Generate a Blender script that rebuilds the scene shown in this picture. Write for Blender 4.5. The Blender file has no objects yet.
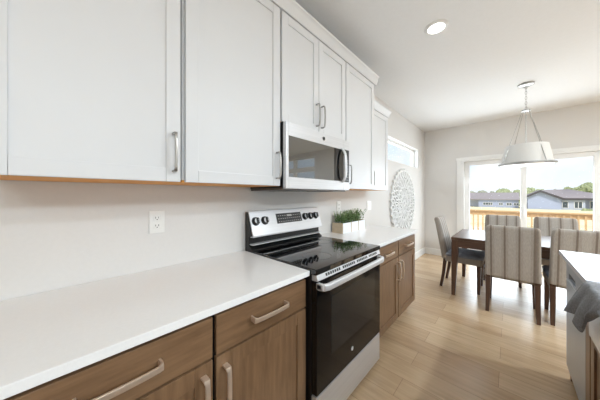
import bpy, bmesh, math, random
from mathutils import Vector, Matrix
random.seed(7)
PI = math.pi
S = bpy.context.scene
COL = S.collection
R = math.radians

# ------------------------------------------------------------------ camera
cd = bpy.data.cameras.new('camera'); cam = bpy.data.objects.new('camera', cd); COL.objects.link(cam)
cd.sensor_width = 36.0
cd.lens = 36.0 * 222.0 / 600.0
cd.shift_y = -5.0 / 600.0
cd.clip_start = 0.02; cd.clip_end = 1000
cam.location = (1.408, 0.0, 1.316)
cam.rotation_euler = (R(90), 0, R(43.4))
S.camera = cam

# ------------------------------------------------------------------ world, sun, daylight
W = bpy.data.worlds.new('world'); S.world = W; W.use_nodes = True
nt = W.node_tree; nt.nodes.clear()
wo = nt.nodes.new('ShaderNodeOutputWorld'); bg = nt.nodes.new('ShaderNodeBackground')
tc = nt.nodes.new('ShaderNodeTexCoord'); sep = nt.nodes.new('ShaderNodeSeparateXYZ')
rp = nt.nodes.new('ShaderNodeValToRGB')
rp.color_ramp.elements[0].position = 0.0; rp.color_ramp.elements[0].color = (0.88, 0.94, 0.98, 1)
rp.color_ramp.elements[1].position = 0.5; rp.color_ramp.elements[1].color = (0.72, 0.85, 1.0, 1)
e = rp.color_ramp.elements.new(0.12); e.color = (0.77, 0.89, 1.0, 1)
nz = nt.nodes.new('ShaderNodeTexNoise'); nz.inputs['Scale'].default_value = 5.0; nz.inputs['Detail'].default_value = 4
cr = nt.nodes.new('ShaderNodeValToRGB')
cr.color_ramp.elements[0].position = 0.50; cr.color_ramp.elements[1].position = 0.68
mx = nt.nodes.new('ShaderNodeMix'); mx.data_type = 'RGBA'
mx.inputs[7].default_value = (1, 1, 1, 1)
nt.links.new(tc.outputs['Generated'], sep.inputs[0]); nt.links.new(sep.outputs['Z'], rp.inputs['Fac'])
nt.links.new(tc.outputs['Generated'], nz.inputs['Vector']); nt.links.new(nz.outputs['Fac'], cr.inputs['Fac'])
nt.links.new(cr.outputs['Color'], mx.inputs[0]); nt.links.new(rp.outputs['Color'], mx.inputs[6])
nt.links.new(mx.outputs[2], bg.inputs['Color']); nt.links.new(bg.outputs[0], wo.inputs[0])
bg.inputs['Strength'].default_value = 1.13

def lamp(name, kind, loc, rot, energy, color=(1, 1, 1), size=None, size_y=None, angle=None):
    d = bpy.data.lights.new(name, kind); d.energy = energy; d.color = color
    if kind == 'AREA':
        d.shape = 'RECTANGLE'; d.size = size; d.size_y = size_y
    if kind == 'SUN': d.angle = R(angle or 1)
    o = bpy.data.objects.new(name, d); COL.objects.link(o); o.location = loc; o.rotation_euler = rot
    return o
lamp('sun', 'SUN', (20, -20, 30), (R(42), 0, R(32)), 2.6, (1.0, 0.96, 0.9), angle=2)
# daylight through the great-room windows behind the camera and through the patio door
XR, YB, YF, ZC = 7.5, -5.0, 5.60, 2.743          # right wall, back wall, far wall, ceiling
DAY = (0.86, 0.94, 1.0)
WINR = ((-4.2, -2.2), (-1.0, 1.0), (2.6, 4.6)); WINB = ((0.6, 3.0), (4.0, 6.4))
for a_, b_ in WINR:                                  # daylight through the windows of the great room, off to the right and behind
    lamp('daylight_right', 'AREA', (XR + 0.10, (a_ + b_) / 2, 1.40), (R(90), 0, R(90)), 3, DAY, b_ - a_, 1.7)
for a_, b_ in WINB:
    lamp('daylight_back', 'AREA', ((a_ + b_) / 2, YB - 0.10, 1.35), (R(90), 0, 0), 3, DAY, b_ - a_, 2.0)
lamp('daylight_patio', 'AREA', (1.58, YF + 0.24, 1.10), (R(-72), 0, 0), 69, (0.81, 0.92, 1.0), 1.6, 1.9)
lamp('daylight_transom', 'AREA', (-0.22, 4.28, 2.06), (R(90 + 8), 0, R(-90)), 5.5, (0.82, 0.92, 1.0), 1.5, 0.32)

S.cycles.caustics_reflective = False
S.cycles.caustics_refractive = False
S.view_settings.view_transform = 'Standard'
S.view_settings.look = 'None'
S.view_settings.exposure = 0.03
S.view_settings.gamma = 1.0
S.view_settings.use_curve_mapping = False

# ------------------------------------------------------------------ materials
def srgb(r, g, b):
    f = lambda c: (c / 12.92 if c <= 0.04045 else ((c + 0.055) / 1.055) ** 2.4)
    return (f(r / 255), f(g / 255), f(b / 255), 1)
def mat(name, col, rough=0.5, metal=0.0, spec=0.5, noise=0.0, nscale=20.0, stretch=(1, 1, 1), bump=0.0, coat=0.0):
    m = bpy.data.materials.new(name); m.use_nodes = True
    t = m.node_tree; b = t.nodes['Principled BSDF']
    b.inputs['Roughness'].default_value = rough; b.inputs['Metallic'].default_value = metal
    b.inputs['Specular IOR Level'].default_value = spec
    b.inputs['Coat Weight'].default_value = coat
    c = col if len(col) == 4 else srgb(*col)
    b.inputs['Base Color'].default_value = c
    tc = t.nodes.new('ShaderNodeTexCoord'); mp = t.nodes.new('ShaderNodeMapping')
    mp.inputs['Scale'].default_value = stretch
    n = t.nodes.new('ShaderNodeTexNoise'); n.inputs['Scale'].default_value = nscale; n.inputs['Detail'].default_value = 4
    t.links.new(tc.outputs['Object'], mp.inputs[0]); t.links.new(mp.outputs[0], n.inputs['Vector'])
    r = t.nodes.new('ShaderNodeValToRGB')
    k = noise
    r.color_ramp.elements[0].position = 0.3; r.color_ramp.elements[1].position = 0.7
    r.color_ramp.elements[0].color = (c[0] * (1 - k), c[1] * (1 - k), c[2] * (1 - k), 1)
    r.color_ramp.elements[1].color = (min(1, c[0] * (1 + k)), min(1, c[1] * (1 + k)), min(1, c[2] * (1 + k)), 1)
    t.links.new(n.outputs['Fac'], r.inputs['Fac']); t.links.new(r.outputs[0], b.inputs['Base Color'])
    if bump:
        bp = t.nodes.new('ShaderNodeBump'); bp.inputs['Strength'].default_value = bump; bp.inputs['Distance'].default_value = 0.002
        t.links.new(n.outputs['Fac'], bp.inputs['Height']); t.links.new(bp.outputs[0], b.inputs['Normal'])
    return m
M = {}
M['wall'] = mat('wall_paint', (224, 221, 218), 0.75, noise=0.01, nscale=60, bump=0.05)
M['ceiling'] = mat('ceiling_paint', (240, 240, 240), 0.85, noise=0.01, nscale=40, bump=0.05)
M['trim'] = mat('white_trim_paint', (240, 239, 237), 0.4, noise=0.005)
M['cab'] = mat('white_cabinet_paint', (224, 224, 225), 0.42, noise=0.006, nscale=8)
M['maple'] = mat('natural_maple_ply', (232, 158, 68), 0.5, noise=0.12, nscale=6, stretch=(8, 1, 8))
M['quartz'] = mat('white_quartz', (246, 245, 244), 0.2, spec=0.5, noise=0.012, nscale=120)
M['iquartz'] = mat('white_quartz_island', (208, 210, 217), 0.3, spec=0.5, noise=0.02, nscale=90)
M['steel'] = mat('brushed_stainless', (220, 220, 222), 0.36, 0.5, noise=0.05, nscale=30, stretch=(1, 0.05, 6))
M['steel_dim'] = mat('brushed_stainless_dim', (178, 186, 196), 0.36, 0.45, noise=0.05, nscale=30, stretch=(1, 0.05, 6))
M['doorglass'] = mat('oven_door_glass', (12, 12, 13), 0.08, spec=0.3, noise=0.02)
M['darksteel'] = mat('dark_stainless', (120, 118, 116), 0.35, 1.0, noise=0.05, nscale=30)
M['nickel'] = mat('brushed_nickel', (176, 174, 171), 0.28, 1.0, noise=0.03, nscale=60)
M['bronze'] = mat('warm_nickel', (222, 200, 180), 0.3, 0.65, noise=0.03, nscale=60)
M['blackglass'] = mat('black_glass', (9, 9, 10), 0.05, spec=0.6, noise=0.02, coat=0.3)
M['ovenglass'] = mat('oven_window_glass', (34, 33, 32), 0.08, spec=0.35, noise=0.05)
M['mwglass'] = mat('microwave_glass', (48, 53, 54), 0.05, spec=1.0, noise=0.05, coat=1.0)
M['mwglass'].node_tree.nodes['Principled BSDF'].inputs['Coat IOR'].default_value = 2.0
M['black'] = mat('black_enamel', (18, 18, 18), 0.35, noise=0.1)
M['blackplastic'] = mat('black_plastic', (28, 28, 29), 0.45, noise=0.1)
M['display'] = mat('control_panel_film', (44, 44, 46), 0.3, noise=0.05)
M['mark'] = mat('pale_marking', (176, 174, 170), 0.5, noise=0.02)
M['plastic'] = mat('white_plastic', (238, 237, 234), 0.35, noise=0.01)
M['slot'] = mat('dark_slot', (70, 66, 62), 0.6, noise=0.05)
M['walnut'] = mat('dark_walnut', (84, 60, 46), 0.35, noise=0.22, nscale=9, stretch=(6, 6, 0.6), bump=0.1)
M['walnut_top'] = mat('dark_walnut_top', (92, 68, 54), 0.36, noise=0.2, nscale=9, stretch=(0.6, 7, 7))
M['slate'] = mat('slate_velvet', (138, 145, 158), 0.9, noise=0.15, nscale=14, bump=0.2)
M['towel'] = mat('grey_waffle_towel', (134, 135, 138), 0.95, noise=0.2, nscale=140, bump=0.7)
M['sink'] = mat('white_fireclay', (243, 242, 240), 0.15, noise=0.005)
M['art'] = mat('white_carved_wood', (236, 235, 233), 0.6, noise=0.05, nscale=25)
M['planter_white'] = mat('glossy_white_planter', (236, 238, 242), 0.15, noise=0.03, nscale=9)
M['planter_end'] = mat('tan_wood_end', (196, 178, 152), 0.6, noise=0.1, nscale=20)
M['soil'] = mat('soil', (60, 48, 40), 0.95, noise=0.3, nscale=60)
M['leaf'] = mat('herb_leaf', (128, 154, 100), 0.55, noise=0.35, nscale=30)
M['shade'] = mat('white_linen_shade', (226, 224, 220), 0.85, noise=0.02, nscale=150)
M['deckwood'] = mat('cedar_railing', (216, 180, 134), 0.6, noise=0.1, nscale=8, stretch=(0.5, 8, 8))
M['deck'] = mat('deck_boards', (226, 214, 198), 0.7, noise=0.06, nscale=8, stretch=(0.5, 9, 1))
M['siding_dark'] = mat('shingle_brown', (150, 142, 144), 0.9, noise=0.1, nscale=3)
M['fascia'] = mat('dark_fascia', (74, 70, 74), 0.7, noise=0.05)
M['winframe'] = mat('house_window_frame', (240, 240, 240), 0.5, noise=0.02)
M['winpane'] = mat('house_window_pane', (70, 82, 92), 0.2, noise=0.1)
M['bark'] = mat('bark', (96, 80, 66), 0.9, noise=0.2)
M['tree'] = mat('tree_foliage', (148, 152, 136), 0.85, noise=0.4, nscale=2.5)
M['tree2'] = mat('tree_foliage_light', (156, 164, 126), 0.85, noise=0.35, nscale=2.5)
M['soilfield'] = mat('pale_ground', (238, 230, 210), 0.95, noise=0.08, nscale=0.6)

def wood(name, stretch, c1, c2, c3):
    m = bpy.data.materials.new(name); m.use_nodes = True
    t = m.node_tree; b = t.nodes['Principled BSDF']
    b.inputs['Roughness'].default_value = 0.38
    tc = t.nodes.new('ShaderNodeTexCoord'); mp = t.nodes.new('ShaderNodeMapping'); mp.inputs['Scale'].default_value = stretch
    n = t.nodes.new('ShaderNodeTexNoise'); n.inputs['Scale'].default_value = 5; n.inputs['Detail'].default_value = 8; n.inputs['Roughness'].default_value = 0.65
    n2 = t.nodes.new('ShaderNodeTexNoise'); n2.inputs['Scale'].default_value = 2.2; n2.inputs['Detail'].default_value = 2
    r = t.nodes.new('ShaderNodeValToRGB')
    r.color_ramp.elements[0].position = 0.28; r.color_ramp.elements[0].color = srgb(*c1)
    r.color_ramp.elements[1].position = 0.75; r.color_ramp.elements[1].color = srgb(*c3)
    q = r.color_ramp.elements.new(0.5); q.color = srgb(*c2)
    ml = t.nodes.new('ShaderNodeMath'); ml.operation = 'MULTIPLY_ADD'; ml.inputs[1].default_value = 0.6
    m2 = t.nodes.new('ShaderNodeMath'); m2.operation = 'MULTIPLY'; m2.inputs[1].default_value = 0.4
    t.links.new(tc.outputs['Object'], mp.inputs[0]); t.links.new(mp.outputs[0], n.inputs['Vector']); t.links.new(tc.outputs['Object'], n2.inputs['Vector'])
    t.links.new(n2.outputs['Fac'], m2.inputs[0]); t.links.new(n.outputs['Fac'], ml.inputs[0]); t.links.new(m2.outputs[0], ml.inputs[2])
    t.links.new(ml.outputs[0], r.inputs['Fac']); t.links.new(r.outputs[0], b.inputs['Base Color'])
    return m
BR = ((96, 70, 48), (131, 101, 74), (156, 125, 95))
M['woodv'] = wood('stained_wood_vertical', (7, 7, 0.7), *BR)
M['woodh'] = wood('stained_wood_horizontal', (7, 0.7, 7), *BR)

def floor_mat():
    m = bpy.data.materials.new('oak_plank_floor'); m.use_nodes = True
    t = m.node_tree; b = t.nodes['Principled BSDF']; b.inputs['Roughness'].default_value = 0.27; b.inputs['Specular IOR Level'].default_value = 0.7
    tc = t.nodes.new('ShaderNodeTexCoord')
    br = t.nodes.new('ShaderNodeTexBrick')
    br.inputs['Scale'].default_value = 1.0; br.inputs['Brick Width'].default_value = 1.35; br.inputs['Row Height'].default_value = 0.185
    br.inputs['Mortar Size'].default_value = 0.0016; br.inputs['Mortar Smooth'].default_value = 0.2; br.offset = 0.37
    br.inputs['Color1'].default_value = srgb(204, 173, 138); br.inputs['Color2'].default_value = srgb(224, 196, 161); br.inputs['Mortar'].default_value = srgb(170, 140, 110)
    mp = t.nodes.new('ShaderNodeMapping'); mp.inputs['Scale'].default_value = (0.8, 9, 1)
    n = t.nodes.new('ShaderNodeTexNoise'); n.inputs['Scale'].default_value = 4; n.inputs['Detail'].default_value = 6
    r = t.nodes.new('ShaderNodeValToRGB'); r.color_ramp.elements[0].position = 0.3; r.color_ramp.elements[1].position = 0.7
    r.color_ramp.elements[0].color = (0.80, 0.78, 0.75, 1); r.color_ramp.elements[1].color = (1.0, 1.0, 1.0, 1)
    mx = t.nodes.new('ShaderNodeMix'); mx.data_type = 'RGBA'; mx.blend_type = 'MULTIPLY'; mx.inputs[0].default_value = 1
    t.links.new(tc.outputs['Object'], br.inputs['Vector']); t.links.new(tc.outputs['Object'], mp.inputs[0]); t.links.new(mp.outputs[0], n.inputs['Vector'])
    t.links.new(n.outputs['Fac'], r.inputs['Fac']); t.links.new(br.outputs['Color'], mx.inputs[6]); t.links.new(r.outputs[0], mx.inputs[7])
    t.links.new(mx.outputs[2], b.inputs['Base Color'])
    return m
M['floor'] = floor_mat()

def stripe_mat():
    m = bpy.data.materials.new('striped_upholstery'); m.use_nodes = True
    t = m.node_tree; b = t.nodes['Principled BSDF']; b.inputs['Roughness'].default_value = 0.9
    tc = t.nodes.new('ShaderNodeTexCoord'); sp = t.nodes.new('ShaderNodeSeparateXYZ')
    mr = t.nodes.new('ShaderNodeMapRange'); mr.inputs[1].default_value = -0.23; mr.inputs[2].default_value = 0.23
    r = t.nodes.new('ShaderNodeValToRGB'); r.color_ramp.interpolation = 'LINEAR'
    base, mid, dark = srgb(186, 178, 169), srgb(175, 166, 156), srgb(132, 119, 107)
    els = r.color_ramp.elements
    els[0].position = 0; els[0].color = base; els[1].position = 1; els[1].color = mid
    for p in (0.14, 0.385, 0.63, 0.87):
        for dp, c in ((-0.07, base), (-0.05, mid), (-0.022, mid), (-0.010, dark), (0.010, dark), (0.022, mid), (0.05, mid), (0.07, base)):
            if len(els) < 31: q = els.new(p + dp); q.color = c
    mp = t.nodes.new('ShaderNodeMapping'); mp.inputs['Scale'].default_value = (60, 60, 1.5)
    n = t.nodes.new('ShaderNodeTexNoise'); n.inputs['Scale'].default_value = 3; n.inputs['Detail'].default_value = 3
    r2 = t.nodes.new('ShaderNodeValToRGB'); r2.color_ramp.elements[0].color = (0.75, 0.75, 0.75, 1); r2.color_ramp.elements[1].color = (1, 1, 1, 1)
    r2.color_ramp.elements[0].position = 0.25; r2.color_ramp.elements[1].position = 0.75
    mx = t.nodes.new('ShaderNodeMix'); mx.data_type = 'RGBA'; mx.blend_type = 'MULTIPLY'; mx.inputs[0].default_value = 1
    t.links.new(tc.outputs['Object'], sp.inputs[0]); t.links.new(sp.outputs['X'], mr.inputs[0]); t.links.new(mr.outputs[0], r.inputs['Fac'])
    t.links.new(tc.outputs['Object'], mp.inputs[0]); t.links.new(mp.outputs[0], n.inputs['Vector']); t.links.new(n.outputs['Fac'], r2.inputs['Fac'])
    t.links.new(r.outputs[0], mx.inputs[6]); t.links.new(r2.outputs[0], mx.inputs[7]); t.links.new(mx.outputs[2], b.inputs['Base Color'])
    return m
M['stripe'] = stripe_mat()

def lap_mat(name, col, col2, row):
    m = bpy.data.materials.new(name); m.use_nodes = True
    t = m.node_tree; b = t.nodes['Principled BSDF']; b.inputs['Roughness'].default_value = 0.7
    tc = t.nodes.new('ShaderNodeTexCoord'); w = t.nodes.new('ShaderNodeTexWave'); w.bands_direction = 'Z'; w.wave_profile = 'SAW'
    w.inputs['Scale'].default_value = 1.0 / row / 3.1416 / 2 * 6.2832 / 2
    r = t.nodes.new('ShaderNodeValToRGB'); r.color_ramp.elements[0].color = srgb(*col2); r.color_ramp.elements[1].color = srgb(*col); r.color_ramp.elements[1].position = 0.3
    t.links.new(tc.outputs['Object'], w.inputs['Vector']); t.links.new(w.outputs['Fac'], r.inputs['Fac']); t.links.new(r.outputs[0], b.inputs['Base Color'])
    return m
M['siding'] = lap_mat('blue_grey_siding', (170, 179, 205), (158, 167, 193), 0.2)
M['siding2'] = lap_mat('light_grey_siding', (188, 195, 214), (178, 185, 204), 0.2)

def grass_mat():
    m = mat('dry_lawn', (230, 220, 180), 0.95, noise=0.18, nscale=0.5)
    return m
M['grass'] = grass_mat()

def glass_mat():
    m = bpy.data.materials.new('window_glass'); m.use_nodes = True
    t = m.node_tree; t.nodes.clear()
    o = t.nodes.new('ShaderNodeOutputMaterial'); mx = t.nodes.new('ShaderNodeMixShader')
    tr = t.nodes.new('ShaderNodeBsdfTransparent'); gl = t.nodes.new('ShaderNodeBsdfGlossy'); gl.inputs['Roughness'].default_value = 0.01
    lw = t.nodes.new('ShaderNodeLayerWeight'); lw.inputs['Blend'].default_value = 0.5
    pw = t.nodes.new('ShaderNodeMath'); pw.operation = 'POWER'; pw.inputs[1].default_value = 5.0
    ma = t.nodes.new('ShaderNodeMath'); ma.operation = 'MULTIPLY_ADD'; ma.inputs[1].default_value = 0.35; ma.inputs[2].default_value = 0.02
    t.links.new(lw.outputs['Facing'], pw.inputs[0]); t.links.new(pw.outputs[0], ma.inputs[0]); t.links.new(ma.outputs[0], mx.inputs[0]); t.links.new(tr.outputs[0], mx.inputs[1]); t.links.new(gl.outputs[0], mx.inputs[2]); t.links.new(mx.outputs[0], o.inputs[0])
    return m
M['glass'] = glass_mat()
def emit_mat(name, col, s):
    m = bpy.data.materials.new(name); m.use_nodes = True
    b = m.node_tree.nodes['Principled BSDF']; b.inputs['Base Color'].default_value = (0.9, 0.9, 0.9, 1)
    b.inputs['Emission Color'].default_value = (*col, 1); b.inputs['Emission Strength'].default_value = s
    return m
M['led'] = emit_mat('downlight_lens', (1, 0.97, 0.92), 12)
M['diffuser'] = emit_mat('pendant_diffuser', (1, 0.97, 0.93), 0.6)

# ------------------------------------------------------------------ mesh helpers
class MB:
    def __init__(s, origin=(0, 0, 0)):
        s.bm = bmesh.new(); s.o = Vector(origin)
    def _merge(s, b, mtx=None):
        if mtx is not None: b.transform(mtx)
        bmesh.ops.recalc_face_normals(b, faces=b.faces)
        me = bpy.data.meshes.new('tmp'); b.to_mesh(me); b.free()
        s.bm.from_mesh(me); bpy.data.meshes.remove(me)
        return s
    def box(s, x0, x1, y0, y1, z0, z1, bev=0.0, seg=2, mtx=None):
        b = bmesh.new(); bmesh.ops.create_cube(b, size=1)
        for v in b.verts:
            v.co = Vector(((x0 + x1) / 2 + v.co.x * (x1 - x0), (y0 + y1) / 2 + v.co.y * (y1 - y0), (z0 + z1) / 2 + v.co.z * (z1 - z0)))
        if bev: bmesh.ops.bevel(b, geom=list(b.edges), offset=bev, segments=seg, profile=0.5, affect='EDGES')
        return s._merge(b, mtx)
    def cyl(s, p0, p1, r0, r1=None, n=16, bev=0.0):
        r1 = r0 if r1 is None else r1
        p0, p1 = Vector(p0), Vector(p1); d = p1 - p0
        b = bmesh.new(); bmesh.ops.create_cone(b, cap_ends=True, segments=n, radius1=r0, radius2=r1, depth=d.length)
        q = Vector((0, 0, 1)).rotation_difference(d.normalized()).to_matrix().to_4x4()
        if bev:
            bmesh.ops.bevel(b, geom=[e for e in b.edges if any(len(f.verts) > 4 for f in e.link_faces)], offset=bev, segments=2, profile=0.5, affect='EDGES')
        return s._merge(b, Matrix.Translation((p0 + p1) / 2) @ q)
    def loft(s, rings, cap=True, close=True):
        b = bmesh.new(); vs = [[b.verts.new(Vector(p)) for p in r] for r in rings]; n = len(rings[0])
        for i in range(len(vs) - 1):
            for j in range(n if close else n - 1):
                b.faces.new((vs[i][j], vs[i][(j + 1) % n], vs[i + 1][(j + 1) % n], vs[i + 1][j]))
        if cap:
            b.faces.new(vs[0]); b.faces.new(vs[-1])
        return s._merge(b)
    def tube(s, pts, r, n=8, sq=None):
        P = [Vector(p) for p in pts]; rings = []; up = None
        for i, p in enumerate(P):
            t = (P[min(i + 1, len(P) - 1)] - P[max(i - 1, 0)]).normalized()
            if up is None:
                up = Vector((0, 0, 1)) if abs(t.z) < 0.9 else Vector((1, 0, 0))
            a = t.cross(up).normalized(); c = a.cross(t).normalized(); up = c
            ra, rc = (r, r) if sq is None else sq
            rings.append([p + a * ra * math.cos(2 * PI * k / n) + c * rc * math.sin(2 * PI * k / n) for k in range(n)])
        return s.loft(rings)
    def lathe(s, prof, c=(0, 0, 0), n=32, cap=False):
        c = Vector(c)
        rings = [[c + Vector((r * math.cos(2 * PI * k / n), r * math.sin(2 * PI * k / n), z)) for k in range(n)] for r, z in prof]
        return s.loft(rings, cap=cap)
    def prism(s, poly, axis, lo, hi, bev=0.0):
        def pt(u, v, w): return {'x': (w, u, v), 'y': (u, w, v), 'z': (u, v, w)}[axis]
        b = bmesh.new()
        a = [b.verts.new(pt(u, v, lo)) for u, v in poly]; c = [b.verts.new(pt(u, v, hi)) for u, v in poly]
        n = len(poly); b.faces.new(a); b.faces.new(c)
        for i in range(n): b.faces.new((a[i], a[(i + 1) % n], c[(i + 1) % n], c[i]))
        if bev: bmesh.ops.bevel(b, geom=list(b.edges), offset=bev, segments=2, profile=0.5, affect='EDGES')
        return s._merge(b)
    def build(s, name, m, parent=None, angle=35):
        if tuple(s.o) != (0, 0, 0):
            bmesh.ops.translate(s.bm, verts=s.bm.verts, vec=-s.o)
        me = bpy.data.meshes.new(name); s.bm.to_mesh(me); s.bm.free()
        for p in me.polygons: p.use_smooth = True
        me.set_sharp_from_angle(angle=R(angle))
        me.materials.append(m)
        o = bpy.data.objects.new(name, me); COL.objects.link(o)
        if parent is not None: o.parent = parent
        else: o.location = s.o
        wn = o.modifiers.new('weighted_normal', 'WEIGHTED_NORMAL'); wn.keep_sharp = True; wn.weight = 80
        return o
def thing(name, label, cat, loc=(0, 0, 0), rz=0, group=None):
    o = bpy.data.objects.new(name, None); COL.objects.link(o); o.empty_display_size = 0.1
    o.location = loc; o.rotation_euler = (0, 0, rz); o['label'] = label; o['category'] = cat
    if group: o['group'] = group
    return o
def tag(o, label, cat, group=None, kind=None):
    if label: o['label'] = label
    if cat: o['category'] = cat
    if group: o['group'] = group
    if kind: o['kind'] = kind
    return o
def struct(o): o['kind'] = 'structure'; return o
def copy_tree(o, parent=None):
    c = o.copy(); COL.objects.link(c)
    if parent is not None: c.parent = parent
    for ch in [x for x in o.children]: copy_tree(ch, c)
    return c

# ------------------------------------------------------------------ room shell
struct(MB().box(-0.15, XR + 0.15, YB - 0.15, YF + 0.16, -0.12, 0).build('floor', M['floor']))
struct(MB().box(-0.15, XR + 0.15, YB - 0.15, YF + 0.16, ZC, ZC + 0.25).build('ceiling', M['ceiling']))
WT = 0.15
TY0, TY1, TZ0, TZ1 = 3.46, 5.10, 1.872, 2.270           # transom opening in the left wall
m = MB()
m.box(-WT, 0, YB, TY0, 0, ZC); m.box(-WT, 0, TY1, YF + WT, 0, ZC)
m.box(-WT, 0, TY0, TY1, 0, TZ0); m.box(-WT, 0, TY0, TY1, TZ1, ZC)
struct(m.build('wall_left', M['wall']))
DX0, DX1, DZ1 = 0.69, 2.47, 2.03                      # patio door opening in the far wall
m = MB(); m.box(0, DX0, YF, YF + WT, 0, ZC); m.box(DX1, 3.98, YF, YF + WT, 0, ZC); m.box(DX0, DX1, YF, YF + WT, DZ1, ZC)
m.box(5.56, XR, YF, YF + WT, 0, ZC); m.box(3.98, 5.56, YF, YF + WT, 0, 1.0); m.box(3.98, 5.56, YF, YF + WT, 2.60, ZC)
struct(m.build('wall_far', M['wall']))
def windowed_wall(name, axis, lo, hi, wins, z0, z1, c0, c1):
    m = MB()
    def bx(a, b_, p, q):
        m.box(*((c0, c1, a, b_) if axis == 'y' else (a, b_, c0, c1)), p, q)
    e = lo
    for a, b_ in wins:
        bx(e, a, 0, ZC); bx(a, b_, 0, z0); bx(a, b_, z1, ZC); e = b_
    bx(e, hi, 0, ZC); struct(m.build(name, M['wall']))
windowed_wall('wall_right', 'y', YB, YF, WINR, 0.55, 2.25, XR, XR + WT)
windowed_wall('wall_back', 'x', 0, XR, WINB, 0.35, 2.35, YB - WT, YB)
nwin = 2
for axis, wins, z0, z1, c in (('y', WINR, 0.55, 2.25, XR + 0.03), ('x', WINB, 0.35, 2.35, YB - 0.07)):
    for a, b_ in wins:
        m = MB(); f = 0.06
        def bx(p0, p1, q0, q1): m.box(*((c, c + 0.04, p0, p1) if axis == 'y' else (p0, p1, c, c + 0.04)), q0, q1, 0.003)
        mid = (a + b_) / 2
        bx(a, a + f, z0, z1); bx(b_ - f, b_, z0, z1); bx(mid - 0.05, mid + 0.05, z0 + f, z1 - f)
        bx(a + f, b_ - f, z0, z0 + f); bx(a + f, b_ - f, z1 - f, z1)
        struct(m.build('window_%d' % nwin, M['trim'])); nwin += 1
m = MB()
for a, b_ in ((3.98, 4.04), (5.50, 5.56), (4.86, 5.02)): m.box(a, b_, YF + 0.03, YF + 0.09, 1.0, 2.60, 0.003)
for a, b_ in ((4.041, 4.859), (5.021, 5.499)):
    m.box(a, b_, YF + 0.03, YF + 0.09, 1.0, 1.06); m.box(a, b_, YF + 0.03, YF + 0.09, 2.54, 2.60); m.box(a, b_, YF + 0.03, YF + 0.09, 2.10, 2.26)
struct(m.build('window_%d' % nwin, M['trim']))
def base_prof(): return [(0, 0), (0.014, 0), (0.014, 0.115), (0.008, 0.132), (0, 0.135)]
m = MB(); m.prism(base_prof(), 'y', 2.80, YF); struct(m.build('baseboard_left', M['trim']))
m = MB()
for a, b_ in ((0.0, 0.605), (2.555, XR)): m.prism([(YF - u, v) for u, v in base_prof()], 'x', a, b_)
struct(m.build('baseboard_far', M['trim']))

# transom window in the left wall
m = MB()
fx0, fx1 = -0.125, -0.075
for a in ((TY0, TY0 + 0.05, TZ0, TZ1), (TY1 - 0.05, TY1, TZ0, TZ1), (TY0 + 0.05, TY1 - 0.05, TZ0, TZ0 + 0.045), (TY0 + 0.05, TY1 - 0.05, TZ1 - 0.05, TZ1)):
    m.box(fx0, fx1, *a, bev=0.004)
w1 = struct(m.build('window_1', M['trim']))
MB().box(-0.105, -0.099, TY0 + 0.05, TY1 - 0.05, TZ0 + 0.045, TZ1 - 0.05).build('pane', M['glass'], w1)
m = MB()                                              # white jamb lining
m.box(-0.14, 0.003, TY1 - 0.012, TY1, TZ0, TZ1); m.box(-0.14, 0.003, TY0, TY0 + 0.012, TZ0, TZ1)
m.box(-0.14, 0.003, TY0, TY1, TZ1 - 0.012, TZ1); m.box(-0.14, 0.003, TY0, TY1, TZ0, TZ0 + 0.012)
m.build('jamb', M['trim'], w1)

# patio door
d1 = bpy.data.objects.new('door_1', None); COL.objects.link(d1); d1['kind'] = 'structure'; d1.location = (1.58, YF, 0)
OD = (1.58, YF, 0)
m = MB(OD); m.box(DX0, DX0 + 0.035, YF - 0.01, YF + WT, 0, DZ1); m.box(DX1 - 0.035, DX1, YF - 0.01, YF + WT, 0, DZ1)
m.box(DX0 + 0.035, DX1 - 0.035, YF - 0.01, YF + WT, DZ1 - 0.035, DZ1); m.box(DX0 + 0.035, DX1 - 0.035, YF - 0.01, YF + WT, 0, 0.03)
m.build('door_frame', M['trim'], d1)
def sash(x0, x1, y0, y1):
    m = MB(OD); z0, z1 = 0.032, DZ1 - 0.037; s = 0.082
    m.box(x0, x0 + s, y0, y1, z0, z1, 0.004); m.box(x1 - s, x1, y0, y1, z0, z1, 0.004)
    m.box(x0 + s, x1 - s, y0, y1, z0, z0 + 0.11, 0.004); m.box(x0 + s, x1 - s, y0, y1, z1 - 0.075, z1, 0.004)
    o = m.build('sash', M['trim'], d1)
    yc = (y0 + y1) / 2
    MB(OD).box(x0 + s, x1 - s, yc - 0.004, yc + 0.004, z0 + 0.11, z1 - 0.075).build('pane', M['glass'], o)
    return o
sash(DX0 + 0.036, 1.626, YF + 0.075, YF + 0.115)
s2 = sash(1.544, DX1 - 0.036, YF + 0.025, YF + 0.065)
m = MB(OD); m.box(1.575, 1.60, YF - 0.012, YF + 0.024, 0.93, 1.13, 0.006); m.build('handle', M['trim'], s2)
m = MB(); c0, c1 = DX0 - 0.085, DX1 + 0.085
m.box(c0, DX0, YF - 0.018, YF, 0, DZ1, 0.004); m.box(DX1, c1, YF - 0.018, YF, 0, DZ1, 0.004)
m.box(c0 - 0.01, c1 + 0.01, YF - 0.022, YF, DZ1, DZ1 + 0.05, 0.004)
struct(m.build('trim_1', M['trim']))

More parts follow.
